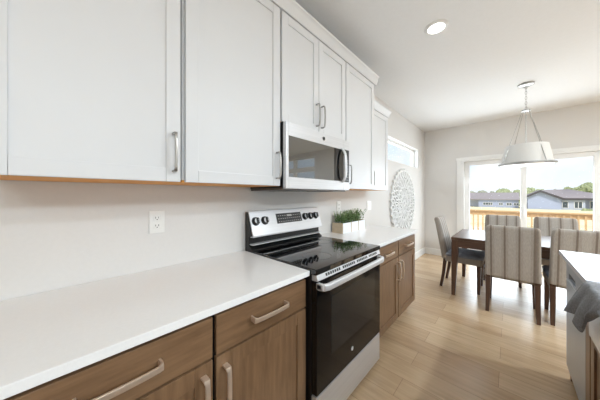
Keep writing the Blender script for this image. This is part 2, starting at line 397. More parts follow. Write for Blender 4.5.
# ------------------------------------------------------------------ cabinet parts
def shaker(y0, y1, z0, z1, xf, t=0.02, rail=0.06, o=(0, 0, 0), sx=1, bev=0.0025, rec=0.008):
    """five-piece door; xf is the front plane, sx=+1 faces +X"""
    m = MB(o); xb = xf - sx * t; a, b = min(xf, xb), max(xf, xb)
    m.box(a, b, y0, y0 + rail, z0, z1, bev); m.box(a, b, y1 - rail, y1, z0, z1, bev)
    m.box(a, b, y0 + rail, y1 - rail, z0, z0 + rail, bev); m.box(a, b, y0 + rail, y1 - rail, z1 - rail, z1, bev)
    xp = xf - sx * rec; xq = xb + sx * 0.002
    m.box(min(xp, xq), max(xp, xq), y0 + rail - 0.004, y1 - rail + 0.004, z0 + rail - 0.004, z1 - rail + 0.004)
    return m
def pull(p, axis, length, o, sx=1, w=0.011, proj=0.034):
    """arched flat bar pull on the plane x=p.x"""
    m = MB(o); x, y, z = p; h = length / 2
    def P(s, d): return (x + sx * d, y + s, z) if axis == 'y' else (x + sx * d, y, z + s)
    pts = [P(-h + 0.006, 0), P(-h + 0.005, proj * 0.5), P(-h + 0.006, proj * 0.85), P(-h + 0.016, proj), P(-h * 0.5, proj + 0.003), P(0, proj + 0.004), P(h * 0.5, proj + 0.003),
           P(h - 0.016, proj), P(h - 0.006, proj * 0.85), P(h - 0.005, proj * 0.5), P(h - 0.006, 0)]
    rings = []
    V = [Vector(q) for q in pts]
    side = Vector((0, 0, 1)) if axis == 'y' else Vector((0, 1, 0))
    for i, p_ in enumerate(V):
        t = (V[min(i + 1, len(V) - 1)] - V[max(i - 1, 0)]).normalized(); c = t.cross(side).normalized()
        ww = w * (0.62 if 2 < i < 8 else 0.8) ; tt = 0.0048
        ring = []
        for k in range(12):
            an = 2 * PI * k / 12; ca, sa = math.cos(an), math.sin(an)
            f = lambda q: math.copysign(abs(q) ** 0.5, q)
            ring.append(p_ + side * ww * f(ca) + c * tt * f(sa))
        rings.append(ring)
    m.loft(rings); return m
FX = 0.612
def base_cabinet(name, label, y0, y1, mid, zt=0.884):
    o = (0, y0, 0); r = thing(name, label, 'cabinet', o)
    m = MB(o); m.box(0.004, FX - 0.024, y0, y1, 0.105, zt); m.build('carcass', M['woodv'], r)
    m = MB(o); m.box(FX - 0.026, FX - 0.021, y0 + 0.003, y1 - 0.003, 0.108, zt - 0.003); m.build('gap_shade', M['black'], r)  # black sheet standing in for the shade in the gaps between fronts
    m = MB(o); m.box(0.02, FX - 0.085, y0 + 0.001, y1 - 0.001, 0, 0.105); m.build('toe_kick', M['woodv'], r)
    for a, b, hs in ((y0 + 0.004, mid - 0.007, 1), (mid + 0.007, y1 - 0.004, -1)):
        m = MB(o); m.box(FX - 0.02, FX, a, b, 0.716, 0.864, 0.003); d = m.build('drawer_front', M['woodh'], r)
        pull((FX - 0.001, (a + b) / 2, 0.793), 'y', 0.20, o, w=0.015).build('handle', M['bronze'], d)
        d = shaker(a, b, 0.112, 0.708, FX, o=o, rail=0.064).build('door', M['woodv'], r)
        pull((FX - 0.001, (b - 0.034) if hs > 0 else (a + 0.034), 0.580), 'z', 0.18, o, w=0.014).build('handle', M['bronze'], d)
    return r
base_cabinet('base_cabinet', 'brown wood base cabinet left of the range, nearest the camera', -0.16, 0.892, 0.381)
base_cabinet('base_cabinet', 'brown wood base cabinet right of the range, with two drawers above two doors', 1.698, 2.775, 2.25)

m = MB(); m.box(0.003, 0.635, -0.20, 0.894, 0.885, 0.914, 0.003); tag(m.build('countertop', M['quartz']), 'white quartz countertop left of the range under the outlet', 'countertop')
m = MB(); m.box(0.003, 0.635, 1.695, 2.80, 0.885, 0.914, 0.003); tag(m.build('countertop', M['quartz']), 'white quartz countertop right of the range holding the herb planter', 'countertop')

UX = 0.350
ZB, ZT = 1.372, 2.512
def wall_cabinet(label, y0, y1, z0, z1, doors, xf=UX, dz1=2.498, dz0=1.374, hz=1.50, name='wall_cabinet'):
    o = (0, y0, z0); r = thing(name, label, 'cabinet', o)
    m = MB(o); m.box(0.004, xf - 0.022, y0, y1, z0 + 0.012, z1); m.build('carcass', M['cab'], r)
    m = MB(o); m.box(0.004, xf - 0.022, y0, y1, z0 + 0.001, z0 + 0.0115); m.build('underside', M['maple'], r)
    for a, b, hy in doors:
        d = shaker(a, b, dz0, dz1, xf, o=o, rail=0.057).build('door', M['cab'], r)
        pull((xf - 0.001, hy, hz), 'z', 0.172, o, w=0.009).build('handle', M['nickel'], d)
    return r
wall_cabinet('tall white wall cabinet nearest the camera, its handle on the right edge', -0.175, 0.357, ZB, ZT, [(-0.172, 0.351, 0.322)])
wall_cabinet('tall white wall cabinet just left of the microwave', 0.362, 0.945, ZB, ZT, [(0.372, 0.937, 0.908)])
wall_cabinet('short white two-door wall cabinet directly above the microwave', 0.948, 1.712, 1.785, ZT, [(0.953, 1.327, 1.298), (1.331, 1.708, 1.360)], dz0=1.789, hz=1.914)
wall_cabinet('tall white wall cabinet just right of the microwave, its handle on the left edge', 1.716, 2.282, ZB, ZT, [(1.720, 2.277, 1.749)])
wall_cabinet('lower shallower white wall cabinet at the far end of the row', 2.286, 2.775, ZB, 2.29, [(2.290, 2.771, 2.32)], xf=0.300, dz1=2.278)
def crown(y0, y1, xf, z0, hgt, out):
    prof = [(xf - 0.03, z0), (xf + 0.004, z0), (xf + 0.010, z0 + 0.012), (xf + out * 0.6, z0 + hgt * 0.62), (xf + out, z0 + hgt * 0.8), (xf + out, z0 + hgt), (xf - 0.03, z0 + hgt)]
    m = MB(); m.prism(prof, 'y', y0, y1)
    # return along the far end
    prof2 = [(y1 - 0.001 + (u - xf + 0.03 if u > xf - 0.02 else 0) * 0.9, v) for u, v in prof]
    m.prism([(max(y1 - 0.001, q), v) for q, v in prof2], 'x', 0.004, xf + 0.004)
    return m
struct(crown(-0.175, 2.300, UX, 2.506, 0.070, 0.046).build('trim_2', M['cab']))
struct(crown(2.287, 2.780, 0.300, 2.283, 0.070, 0.042).build('trim_3', M['cab']))

# ------------------------------------------------------------------ range
RY0, RY1 = 0.898, 1.684
o = (0.35, 1.30, 0)
rg = thing('range', 'stainless steel and black glass electric range between the brown cabinets', 'stove', o)
m = MB(o); m.box(0.02, 0.635, RY0 + 0.002, RY1 - 0.002, 0.03, 0.892); m.build('body', M['black'], rg)
m = MB(o); m.box(0.10, 0.675, RY0, RY1, 0.893, 0.924, 0.004); ct = m.build('cooktop', M['blackglass'], rg)
for bx, by, br in ((0.26, 1.12, 0.075), (0.26, 1.49, 0.075), (0.50, 1.12, 0.095), (0.50, 1.49, 0.115)):
    m = MB(o); m.lathe([(br - 0.002, 0.9238), (br - 0.002, 0.9245), (br, 0.9245), (br, 0.9238)], (bx, by, 0), 40); m.build('burner_ring', M['display'], ct)
# back console
m = MB(o); m.prism([(0.015, 0.90), (0.10, 0.90), (0.10, 0.93), (0.062, 0.955), (0.062, 1.02), (0.098, 1.025), (0.040, 1.192), (0.015, 1.192)], 'y', RY0 - 0.001, RY1 + 0.001); m.build('backguard', M['black'], rg)
m = MB(o); m.prism([(0.063, 1.012), (0.108, 1.016), (0.108, 1.026), (0.050, 1.198), (0.016, 1.200), (0.016, 1.192), (0.040, 1.191), (0.096, 1.028)], 'y', RY0 + 0.004, RY1 - 0.004, 0.0015); cons = m.build('control_console', M['steel'], rg)
m = MB(o); m.box(0.062, 0.104, RY0 + 0.003, RY1 - 0.003, 0.960, 0.967, 0.002); m.build('trim_strip', M['steel'], rg)
# console face frame: normal leans up
fa, fb = Vector((0.108, 0, 1.026)), Vector((0.050, 0, 1.198))
fd = (fb - fa).normalized(); fn = Vector((fd.z, 0, -fd.x)); fm = (fa + fb) / 2
def onface(y, s, d): return Vector((fm.x, y, fm.z)) + fd * s + fn * d
def faceplate(y0, y1, s0, s1, d0, d1, name, mt, par):
    m = MB(o); b = bmesh.new()
    vs = [b.verts.new(onface(y, s, d)) for d in (d0, d1) for y, s in ((y0, s0), (y1, s0), (y1, s1), (y0, s1))]
    for q in ((0, 1, 2, 3), (4, 5, 6, 7), (0, 1, 5, 4), (1, 2, 6, 5), (2, 3, 7, 6), (3, 0, 4, 7)): b.faces.new([vs[k] for k in q])
    m._merge(b); return m.build(name, mt, par)
pn = faceplate(1.142, 1.425, -0.022, 0.058, -0.001, 0.0022, 'control_panel', M['display'], cons)
faceplate(1.257, 1.312, 0.030, 0.046, 0.002, 0.003, 'clock_display', M['mark'], cons)
m = MB(o); m2 = None
b = bmesh.new()
for row in range(3):
    for c in range(11):
        if row == 2 and 3 < c < 7: continue
        y = 1.158 + c * 0.0240; s = -0.012 + row * 0.024
        vs = [b.verts.new(onface(yy, ss, 0.0029)) for yy, ss in ((y, s), (y + 0.011, s), (y + 0.011, s + 0.006), (y, s + 0.006))]; b.faces.new(vs)
m._merge(b); m.build('panel_markings', M['mark'], cons)
for ky in (0.944, 1.026, 1.472, 1.546, 1.618):
    m = MB(o); m.cyl(onface(ky, 0.014, 0.0), onface(ky, 0.014, 0.006), 0.032, 0.031, 28); m.cyl(onface(ky, 0.014, 0.006), onface(ky, 0.014, 0.022), 0.027, 0.025, 28)
    kb = m.build('knob', M['black'], cons)
    m = MB(o); m.cyl(onface(ky, 0.014, 0.022), onface(ky, 0.014, 0.0245), 0.021, 0.020, 28); m.build('knob_face', M['steel'], kb)
    m = MB(o); b = bmesh.new()
    vs = [b.verts.new(onface(ky + y, 0.014 + s, d)) for d in (0.024, 0.036) for y, s in ((-0.006, -0.020), (0.006, -0.020), (0.006, 0.020), (-0.006, 0.020))]
    for q in ((0, 1, 2, 3), (4, 5, 6, 7), (0, 1, 5, 4), (1, 2, 6, 5), (2, 3, 7, 6), (3, 0, 4, 7)): b.faces.new([vs[k] for k in q])
    m._merge(b); m.build('knob_grip', M['blackplastic'], kb)
# vent strip below the cooktop
m = MB(o); m.prism([(0.62, 0.858), (0.672, 0.858), (0.676, 0.862), (0.666, 0.892), (0.62, 0.892)], 'y', RY0 + 0.012, RY1 - 0.004, 0.001); vs_ = m.build('vent_strip', M['steel'], rg)
for g_ in range(4):
    m = MB(o)
    for k in range(g_ * 8, min(30, g_ * 8 + 7)):
        y = 0.985 + k * 0.0215
        q = Vector((0.671, y, 0.877)); d = Vector((-0.010, 0, 0.030)).normalized(); n_ = Vector((d.z, 0, -d.x))
        n_ = -n_ if n_.x < 0 else n_
        b = bmesh.new(); vv = []
        for dd in (-0.001, 0.0012):
            for yy, ss in ((0, -0.007), (0.014, -0.007), (0.014, 0.008), (0, 0.008)): vv.append(b.verts.new(q + Vector((0, yy, 0)) + d * ss + n_ * dd))
        for w_ in ((0, 1, 2, 3), (4, 5, 6, 7), (0, 1, 5, 4), (1, 2, 6, 5), (2, 3, 7, 6), (3, 0, 4, 7)): b.faces.new([vv[i] for i in w_])
        m._merge(b)
    m.build('vent_slots', M['black'], vs_)
# oven door
m = MB(o); m.box(0.636, 0.674, RY0 + 0.006, RY1 - 0.004, 0.255, 0.855, 0.004); dr = m.build('oven_door', M['doorglass'], rg)
m = MB(o); m.box(0.672, 0.6755, 1.035, 1.585, 0.415, 0.745, 0.001); m.build('oven_window', M['ovenglass'], dr)
m = MB(o); m.lathe([(0.0, 0), (0.011, 0), (0.013, 0.001), (0.013, 0.002)], (0, 0, 0), 24)
bmesh.ops.transform(m.bm, matrix=Matrix.Translation((0.6742, 1.262, 0.335)) @ Matrix.Rotation(R(90), 4, 'Y'), verts=m.bm.verts); m.build('badge', M['steel'], dr)
m = MB(o); hy0, hy1 = RY0 + 0.004, RY1 - 0.035
rings = []
for i, (y, x) in enumerate(((hy0, 0.690), (hy0 + 0.012, 0.712), (hy0 + 0.04, 0.722), (1.30, 0.726), (hy1 - 0.04, 0.722), (hy1 - 0.012, 0.712), (hy1, 0.690))):
    sc = 1.0
    rings.append([(x + 0.013 * math.copysign(abs(math.cos(a)) ** .6, math.cos(a)), y, 0.838 + 0.018 * math.copysign(abs(math.sin(a)) ** .6, math.sin(a))) for a in [2 * PI * k / 16 for k in range(16)]])
m.loft(rings)
m.box(0.670, 0.716, hy0, hy0 + 0.024, 0.822, 0.854, 0.004); m.box(0.670, 0.716, hy1 - 0.024, hy1, 0.822, 0.854, 0.004)
m.build('handle', M['steel'], dr)
m = MB(o); m.box(0.636, 0.672, RY0 + 0.006, RY1 - 0.004, 0.045, 0.246, 0.004); sd = m.build('storage_drawer', M['steel'], rg)
for y in (RY0 + 0.04, RY1 - 0.04):
    m = MB(o); m.cyl((0.58, y, 0), (0.58, y, 0.04), 0.016, 0.012, 14); m.build('foot', M['black'], rg)
    m = MB(o); m.cyl((0.08, y, 0), (0.08, y, 0.04), 0.016, 0.012, 14); m.build('foot', M['black'], rg)

# ------------------------------------------------------------------ microwave
o = (0.2, 1.32, 1.352); MX = 0.392; MY0, MY1 = 0.946, 1.706
mw = thing('microwave', 'stainless over-the-range microwave mounted under the short wall cabinet', 'microwave', o)
m = MB(o); m.box(0.004, MX - 0.030, MY0, MY1, 1.362, 1.782, 0.002); m.build('case', M['black'], mw)
m = MB(o); m.box(0.004, MX - 0.040, MY0 + 0.006, MY1 - 0.006, 1.346, 1.362, 0.003); bt = m.build('bottom_vent', M['darksteel'], mw)
for y_ in (1.03, 1.45):
    m = MB(o); m.box(0.12, 0.28, y_, y_ + 0.16, 1.3435, 1.3462)
    m.build('grease_filter', M['black'], bt)
m = MB(o); x0, x1 = MX - 0.029, MX
wy0, wy1, wz0, wz1 = 0.972, 1.612, 1.432, 1.694
m.box(x0, x1, MY0 + 0.002, wy0, 1.357, 1.780, 0.003); m.box(x0, x1, wy1, MY1 - 0.002, 1.357, 1.780, 0.003)
m.box(x0, x1, wy0, wy1, 1.357, wz0, 0.003); m.box(x0, x1, wy0, wy1, wz1, 1.780, 0.003)
md = m.build('door', M['steel'], mw)
m = MB(o); m.box(x0, x1 - 0.002, wy0 - 0.002, 1.475, wz0 - 0.002, wz1 + 0.002); m.build('window', M['mwglass'], md)
m = MB(o); m.box(x0, x1 - 0.001, 1.4755, wy1 + 0.002, wz0 - 0.002, wz1 + 0.002); m.build('dark_band', M['blackglass'], md)
m = MB(o); m.box(x1 - 0.001, x1 + 0.0012, 1.618, 1.692, 1.425, 1.700, 0.0005); kp = m.build('control_panel', M['display'], mw)
m = MB(o)
for r_ in range(8):
    for c in range(3): m.box(x1 + 0.0012, x1 + 0.0018, 1.632 + c * 0.018, 1.641 + c * 0.018, 1.44 + r_ * 0.024, 1.447 + r_ * 0.024)
m.build('key_markings', M['mark'], kp)
m = MB(o); m.lathe([(0.0, 0), (0.012, 0), (0.014, 0.001), (0.014, 0.002)], (0, 0, 0), 24)
bmesh.ops.transform(m.bm, matrix=Matrix.Translation((x1, 1.335, 1.740)) @ Matrix.Rotation(R(90), 4, 'Y'), verts=m.bm.verts); m.build('badge', M['darksteel'], md)
m = MB(o); rings = []
for i in range(13):
    t = i / 12; z = 1.420 + t * 0.280; bow = 0.034 * (1 - (2 * t - 1) ** 4) + 0.004
    rings.append([(x1 + bow + 0.009 * math.cos(a), 1.582 + 0.016 * math.copysign(abs(math.sin(a)) ** .7, math.sin(a)), z) for a in [2 * PI * k / 12 for k in range(12)]])
m.loft(rings); m.build('handle', M['steel'], md)

# ------------------------------------------------------------------ wall plates
def plate(name, label, cat, y0, y1, z0, z1, kind):
    o = (0, (y0 + y1) / 2, (z0 + z1) / 2)
    r = thing(name, label, cat, o)
    m = MB(o); m.box(0.0005, 0.007, y0, y1, z0, z1, 0.003); m.build('cover_plate', M['plastic'], r)
    yc, zc = o[1], o[2]
    if kind == 'outlet':
        for dz in (-0.021, 0.021):
            m = MB(o); m.box(0.006, 0.0085, yc - 0.017, yc + 0.017, zc + dz - 0.015, zc + dz + 0.015, 0.003); f = m.build('receptacle', M['plastic'], r)
            m = MB(o)
            for dy in (-0.007, 0.007): m.box(0.0084, 0.0088, yc + dy - 0.0013, yc + dy + 0.0013, zc + dz - 0.002, zc + dz + 0.007)
            m.cyl((0.0084, yc, zc + dz - 0.008), (0.0088, yc, zc + dz - 0.008), 0.0028, None, 10); m.build('slots', M['slot'], f)
    else:
        for dy in (-0.024, 0.024):
            m = MB(o); m.box(0.006, 0.010, yc + dy - 0.016, yc + dy + 0.016, zc - 0.033, zc + 0.033, 0.002); m.build('rocker', M['plastic'], r)
plate('wall_outlet', 'white double outlet on the wall left of the range', 'outlet', 0.308, 0.382, 1.108, 1.230, 'outlet')
plate('wall_outlet', 'white outlet half hidden behind the herb planter', 'outlet', 2.085, 2.160, 1.125, 1.245, 'outlet')
plate('light_switch', 'white two-rocker light switch right of the herb planter', 'switch', 2.805, 2.925, 1.11, 1.232, 'switch')

# ------------------------------------------------------------------ planter and herbs
o = (0.085, 2.215, 0.914)
pl = thing('planter', 'long glossy white planter box with tan ends on the far countertop', 'planter', o)
py0, py1, px0, px1, pz0, pz1 = 1.975, 2.46, 0.022, 0.155, 0.9145, 1.022
m = MB(o); m.box(px1 - 0.01, px1, py0, py1, pz0, pz1, 0.002); m.box(px0, px0 + 0.01, py0, py1, pz0, pz1, 0.002); m.box(px0 + 0.01, px1 - 0.01, py0, py1, pz0, pz0 + 0.01)
m.build('body', M['planter_white'], pl)
for k in range(1, 3):
    y = py0 + (py1 - py0) * k / 3
    m = MB(o); m.box(px1 - 0.001, px1 + 0.0025, y - 0.008, y + 0.008, pz0 + 0.001, pz1, 0.001); m.build('band', M['planter_end'], pl)
for a, b_ in ((py0 - 0.009, py0), (py1, py1 + 0.009)):
    m = MB(o); m.box(px0, px1, a, b_, pz0, pz1, 0.002); m.build('end_panel', M['planter_end'], pl)
m = MB(o); m.box(px0 + 0.011, px1 - 0.011, py0 + 0.002, py1 - 0.002, pz0 + 0.011, pz1 - 0.016); m.build('soil', M['soil'], pl)
herb = ['green herb plant at the left end of the white planter', 'green herb plant in the middle of the white planter', 'green herb plant at the right end of the white planter']
for k in range(3):
    yc = py0 + (py1 - py0) * (k + 0.5) / 3; o = (0.088, yc, 1.0075)
    r = thing('herb_plant', herb[k], 'plant', o, group='herbs in the white planter')
    st, lf = MB(o), MB(o)
    for i in range(40):
        bx, by = o[0] + random.uniform(-0.045, 0.045), yc + random.uniform(-0.066, 0.066)
        hgt = random.uniform(0.08, 0.15); lx, ly = random.uniform(-0.03, 0.045), random.uniform(-0.03, 0.03)
        pts = [(bx + lx * t * t, by + ly * t * t, o[2] + hgt * t) for t in (0, 0.35, 0.7, 1)]
        st.tube(pts, 0.0012, 5)
        for j in range(11):
            t = 0.2 + 0.8 * j / 10; c = Vector((bx + lx * t * t, by + ly * t * t, o[2] + hgt * t)); a = j * 2.4 + i
            L = random.uniform(0.016, 0.030) * (1.15 - 0.5 * t); d = Vector((math.cos(a), math.sin(a), random.uniform(0.2, 1.0))).normalized()
            sd_ = d.cross(Vector((0, 0, 1))).normalized() * L * 0.42
            b = bmesh.new(); v = [b.verts.new(q) for q in (c, c + d * L * 0.5 + sd_, c + d * L, c + d * L * 0.5 - sd_)]; b.faces.new(v)
            lf._merge(b)
    st.build('stems', M['leaf'], r); lf.build('foliage', M['leaf'], r)

# ------------------------------------------------------------------ round carved wall art
o = (0.0, 4.19, 1.165); AR = 0.625
m = MB(o)
def ring(m, r0, r1, n=64, x0=0.004, x1=0.032):
    rr = []
    for q in range(n):
        a = 2 * PI * q / n; ca, sa = math.cos(a), math.sin(a)
        rr.append([(x0, o[1] + r0 * ca, o[2] + r0 * sa), (x1, o[1] + r0 * ca, o[2] + r0 * sa), (x1, o[1] + r1 * ca, o[2] + r1 * sa), (x0, o[1] + r1 * ca, o[2] + r1 * sa)])
    rr.append(rr[0]); m.loft(rr, cap=False)
ring(m, 0.575, 0.590)
ring(m, 0.03, 0.055, 24); ring(m, 0.285, 0.303); ring(m, 0.135, 0.15, 40)
def petal(m, a, r0, r1, w, x0=0.004, x1=0.030):
    """a lens shaped ring, carved through in the middle"""
    ca, sa = math.cos(a), math.sin(a); rr = []
    n = 14
    for q in range(n):
        t = 2 * PI * q / n; u = (r0 + r1) / 2 + (r1 - r0) / 2 * math.cos(t); v = w * math.sin(t) * abs(math.sin(t)) ** 0.3
        ui = (r0 + r1) / 2 + (r1 - r0) / 2 * 0.70 * math.cos(t); vi = v * 0.52
        f = lambda uu, vv, x: (x, o[1] + uu * ca - vv * sa, o[2] + uu * sa + vv * ca)
        rr.append([f(ui, vi, x0), f(ui, vi, x1), f(u, v, x1), f(u, v, x0)])
    rr.append(rr[0]); m.loft(rr, cap=False)
for k in range(12): petal(m, 2 * PI * k / 12, 0.052, 0.137, 0.020)
for k in range(16): petal(m, 2 * PI * (k + 0.5) / 16, 0.148, 0.288, 0.036)
for k in range(24): petal(m, 2 * PI * k / 24, 0.30, 0.455, 0.042)
for k in range(32): petal(m, 2 * PI * (k + 0.5) / 32, 0.45, AR, 0.046)
tag(m.build('wall_medallion', M['art']), 'large round white carved openwork medallion on the wall under the transom', 'wall art')

# ------------------------------------------------------------------ recessed light in view, and added fill lights built like it
CAN_C = (0.79, 0.915, 1.0)
def recessed(x, y, watts, label, group=None):
    o = (x, y, ZC)
    r = thing('recessed_or_fill_light', label, 'ceiling light', o, group=group)
    m = MB(o); m.lathe([(0.062, ZC - 0.001), (0.062, ZC - 0.012), (0.070, ZC - 0.012), (0.088, ZC - 0.004), (0.088, ZC - 0.001)], (x, y, 0), 48); m.build('trim_ring', M['trim'], r)
    m = MB(o); m.lathe([(0.0001, ZC - 0.006), (0.0615, ZC - 0.006), (0.0615, ZC - 0.001), (0.0001, ZC - 0.001)], (x, y, 0), 48, cap=True); m.build('lens', M['led'], r)
    if watts:
        d = bpy.data.lights.new('downlight', 'AREA'); d.shape = 'DISK'; d.size = 0.12; d.energy = watts; d.color = CAN_C
        l = bpy.data.objects.new('downlight', d); COL.objects.link(l); l.location = (x, y, ZC - 0.016)
recessed(0.952, 2.168, 0.6, 'lit round recessed downlight in the ceiling')
for x, y, w_ in ((2.9, -1.36, 11), (3.6, -2.2, 11), (4.4, -1.2, 11), (3.05, 1.75, 45), (4.6, -0.45, 37), (5.0, -0.45, 37), (4.6, 0.10, 37), (5.0, 0.10, 37), (3.95, 3.25, 37), (4.35, 3.25, 37)):  # added fill lights, placed and powered to brighten the room evenly
    recessed(x, y, w_, 'added fill light out of view, shaped as a recessed downlight', 'added fill lights out of view')

# ------------------------------------------------------------------ pendant over the table
o = (1.558, 4.07, ZC); cxp, cyp = o[0], o[1]
r = thing('pendant_light', 'white drum shade pendant with metal rods hanging over the dining table', 'pendant light', o)
m = MB(o); m.lathe([(0.0001, ZC - 0.028), (0.055, ZC - 0.028), (0.075, ZC - 0.018), (0.078, ZC - 0.001), (0.0001, ZC - 0.001)], (cxp, cyp, 0), 36); m.build('canopy', M['nickel'], r)
m = MB(o)
nl = 9
for k in range(nl):
    z = ZC - 0.03 - (k + 0.5) * 0.300 / nl; a = PI / 2 * (k % 2); ca, sa = math.cos(a), math.sin(a); pts = []
    for q in range(13):
        t = 2 * PI * q / 12; u = 0.009 * math.cos(t); pts.append((cxp + u * ca, cyp + u * sa, z + 0.021 * math.sin(t)))
    m.tube(pts, 0.0024, 6)
m.build('chain', M['nickel'], r)
m = MB(o); m.lathe([(0.0001, 2.412), (0.03, 2.412), (0.046, 2.404), (0.046, 2.394), (0.03, 2.388), (0.0001, 2.388)], (cxp, cyp, 0), 28); m.build('hub', M['nickel'], r)
for k in range(4):
    a = R(36) + k * PI / 2
    m = MB(o); m.tube([(cxp + 0.04 * math.cos(a), cyp + 0.04 * math.sin(a), 2.40), (cxp + 0.268 * math.cos(a), cyp + 0.268 * math.sin(a), 1.73)], 0.0038, 8); m.build('rod', M['nickel'], r)
m = MB(o); m.lathe([(0.262, 1.695), (0.268, 1.695), (0.272, 1.704), (0.272, 1.722), (0.262, 1.722)], (cxp, cyp, 0), 56)
for k in range(4):
    a = R(36) + k * PI / 2; m.cyl((cxp + 0.262 * math.cos(a), cyp + 0.262 * math.sin(a), 1.709), (cxp + 0.284 * math.cos(a), cyp + 0.284 * math.sin(a), 1.709), 0.009, 0.006, 12)
m.build('ring', M['nickel'], r)
m = MB(o); m.lathe([(0.250, 1.700), (0.200, 1.955), (0.196, 1.955), (0.246, 1.700)], (cxp, cyp, 0), 56); m.build('lamp_shade', M['shade'], r)
m = MB(o); m.lathe([(0.0001, 1.688), (0.12, 1.689), (0.245, 1.698), (0.245, 1.702), (0.0001, 1.702)], (cxp, cyp, 0), 56); m.build('diffuser', M['diffuser'], r)
m = MB(o); m.cyl((cxp, cyp, 1.702), (cxp, cyp, 2.39), 0.0042, None, 10); m.build('stem', M['nickel'], r)

# ------------------------------------------------------------------ dining table
TX0, TX1, TYa, TYb, TZ = 0.842, 2.42, 3.505, 4.455, 0.762
o = ((TX0 + TX1) / 2, (TYa + TYb) / 2, 0)
t = thing('dining_table', 'dark walnut dining table in front of the patio door', 'table', o)
m = MB(o); m.box(TX0, TX1, TYa, TYb, TZ - 0.035, TZ, 0.004); m.build('tabletop', M['walnut_top'], t)
m = MB(o)
for a in ((TX0 + 0.07, TX1 - 0.07, TYa + 0.008, TYa + 0.03), (TX0 + 0.07, TX1 - 0.07, TYb - 0.03, TYb - 0.008), (TX0 + 0.008, TX0 + 0.03, TYa + 0.07, TYb - 0.07), (TX1 - 0.03, TX1 - 0.008, TYa + 0.07, TYb - 0.07)):
    m.box(*a, TZ - 0.125, TZ - 0.036, 0.002)
m.build('apron', M['walnut_top'], t)
for sx, x in ((1, TX0 + 0.003), (-1, TX1 - 0.003)):
    for sy, y in ((1, TYa + 0.003), (-1, TYb - 0.003)):
        m = MB(o); rings = []
        for z, w in ((0, 0.040), (0.60, 0.072), (TZ - 0.0355, 0.085)):
            x2, y2 = x + sx * w, y + sy * w
            rings.append([(x, y, z), (x2, y, z), (x2, y2, z), (x, y2, z)])
        m.loft(rings); m.build('leg', M['walnut'], t)

# ------------------------------------------------------------------ dining chairs (facing +Y in local space)
def rrect(cx, cy, hx, hy, rad, z, n=5, bow=0.0):
    pts = []
    for qx, qy, a0 in ((1, 1, 0), (-1, 1, 90), (-1, -1, 180), (1, -1, 270)):
        for k in range(n):
            a = R(a0 + 90 * k / (n - 1)); x = cx + qx * (hx - rad) + rad * math.cos(a); y = cy + qy * (hy - rad) + rad * math.sin(a)
            pts.append((x, y - bow * (1 - (x / 0.23) ** 2), z))
    return pts
def make_chair(label):
    r = thing('dining_chair', label, 'chair', group='striped dining chairs around the table')
    m = MB(); rings = []
    for z, inset in ((0.405, 0.012), (0.408, 0.004), (0.42, 0.0)): rings.append((z, inset))
    for z in (0.50, 0.60, 0.70, 0.80, 0.90, 0.96): rings.append((z, 0.0))
    rings += [(0.982, 0.006), (0.993, 0.016), (0.997, 0.028)]
    R_ = []
    for z, ins in rings:
        s = max(0.0, (z - 0.42)) / 0.58; yc = -0.165 - 0.095 * s - 0.015 * s * s; hy = 0.042 - 0.012 * s - ins * 0.6
        R_.append(rrect(0, yc, 0.222 - 0.008 * s - ins, max(0.006, hy), min(0.024, max(0.005, hy * 0.8)), z, bow=0.016 * s))
    R_ = [[(x, y, z - (0.020 * (x / 0.22) ** 2 if z > 0.95 else 0)) for x, y, z in q] for q in R_]
    m.loft(R_); m.build('backrest', M['stripe'], r, 50)
    m = MB(); R_ = []
    for z, ins in ((0.375, 0.010), (0.379, 0.002), (0.39, 0.0), (0.445, 0.0), (0.452, 0.004)):
        R_.append(rrect(0, 0.040, 0.228 - ins, 0.212 - ins, 0.03, z))
    m.loft(R_); m.build('seat_rail', M['stripe'], r, 50)
    m = MB(); R_ = []
    for z, ins in ((0.4525, 0.012), (0.458, 0.001), (0.468, -0.004), (0.485, -0.004), (0.497, 0.006), (0.505, 0.028), (0.510, 0.07)):
        R_.append(rrect(0, 0.050, 0.228 - ins, 0.208 - ins, 0.035, z))
    m.loft(R_); m.build('seat_cushion', M['slate'], r, 50)
    for sx in (-1, 1):
        for yt, yb, name in ((-0.165, -0.215, 'rear'), (0.215, 0.212, 'front')):
            m = MB(); rg_ = []
            for z, w, q in ((0.0, 0.016, 1.0), (0.20, 0.020, 0.35), (0.374, 0.023, 0.0)):
                yc = yt + (yb - yt) * q; xc = sx * (0.196 + (0.004 if z < 0.1 else 0))
                rg_.append(rrect(xc, yc, w, w, 0.004, z, n=3))
            m.loft(rg_)
            if name == 'rear': m.box(sx * 0.196 - 0.021, sx * 0.196 + 0.021, -0.186, -0.146, 0.374, 0.404)
            m.build('leg', M['walnut'], r)
    return r
chA = make_chair('striped dining chair on the near side of the table, its whole back facing the camera')
chA.location = (1.420, 3.52, 0)
for loc, rz, lab in (((1.918, 3.61, 0), 0.02, 'striped dining chair on the near side of the table, partly behind the island corner'),
                     ((1.315, 4.66, 0), PI, 'striped dining chair across the table, its back against the left door pane'),
                     ((1.885, 4.66, 0), PI, 'striped dining chair across the table, its back against the right door pane'),
                     ((0.895, 3.955, 0), -PI / 2, 'striped dining chair at the left end of the table, turned sideways to the camera')):
    c = copy_tree(chA); c.location = loc; c.rotation_euler = (0, 0, rz); c['label'] = lab

# ------------------------------------------------------------------ island
IX0, IX1, IY0, IY1 = 1.668, 2.72, -1.3, 2.48
IF = 1.700
m = MB(); SX1, SY0, SY1 = 2.11, 0.86, 1.69
m.box(IX0, IX1, SY1, IY1, 0.885, 0.914, 0.003); m.box(SX1, IX1, SY0, SY1 - 0.0005, 0.885, 0.914); m.box(IX0, IX1, IY0, SY0 - 0.0005, 0.885, 0.914, 0.003)
tag(m.build('island_countertop', M['iquartz']), 'white quartz island countertop at the right edge', 'countertop')
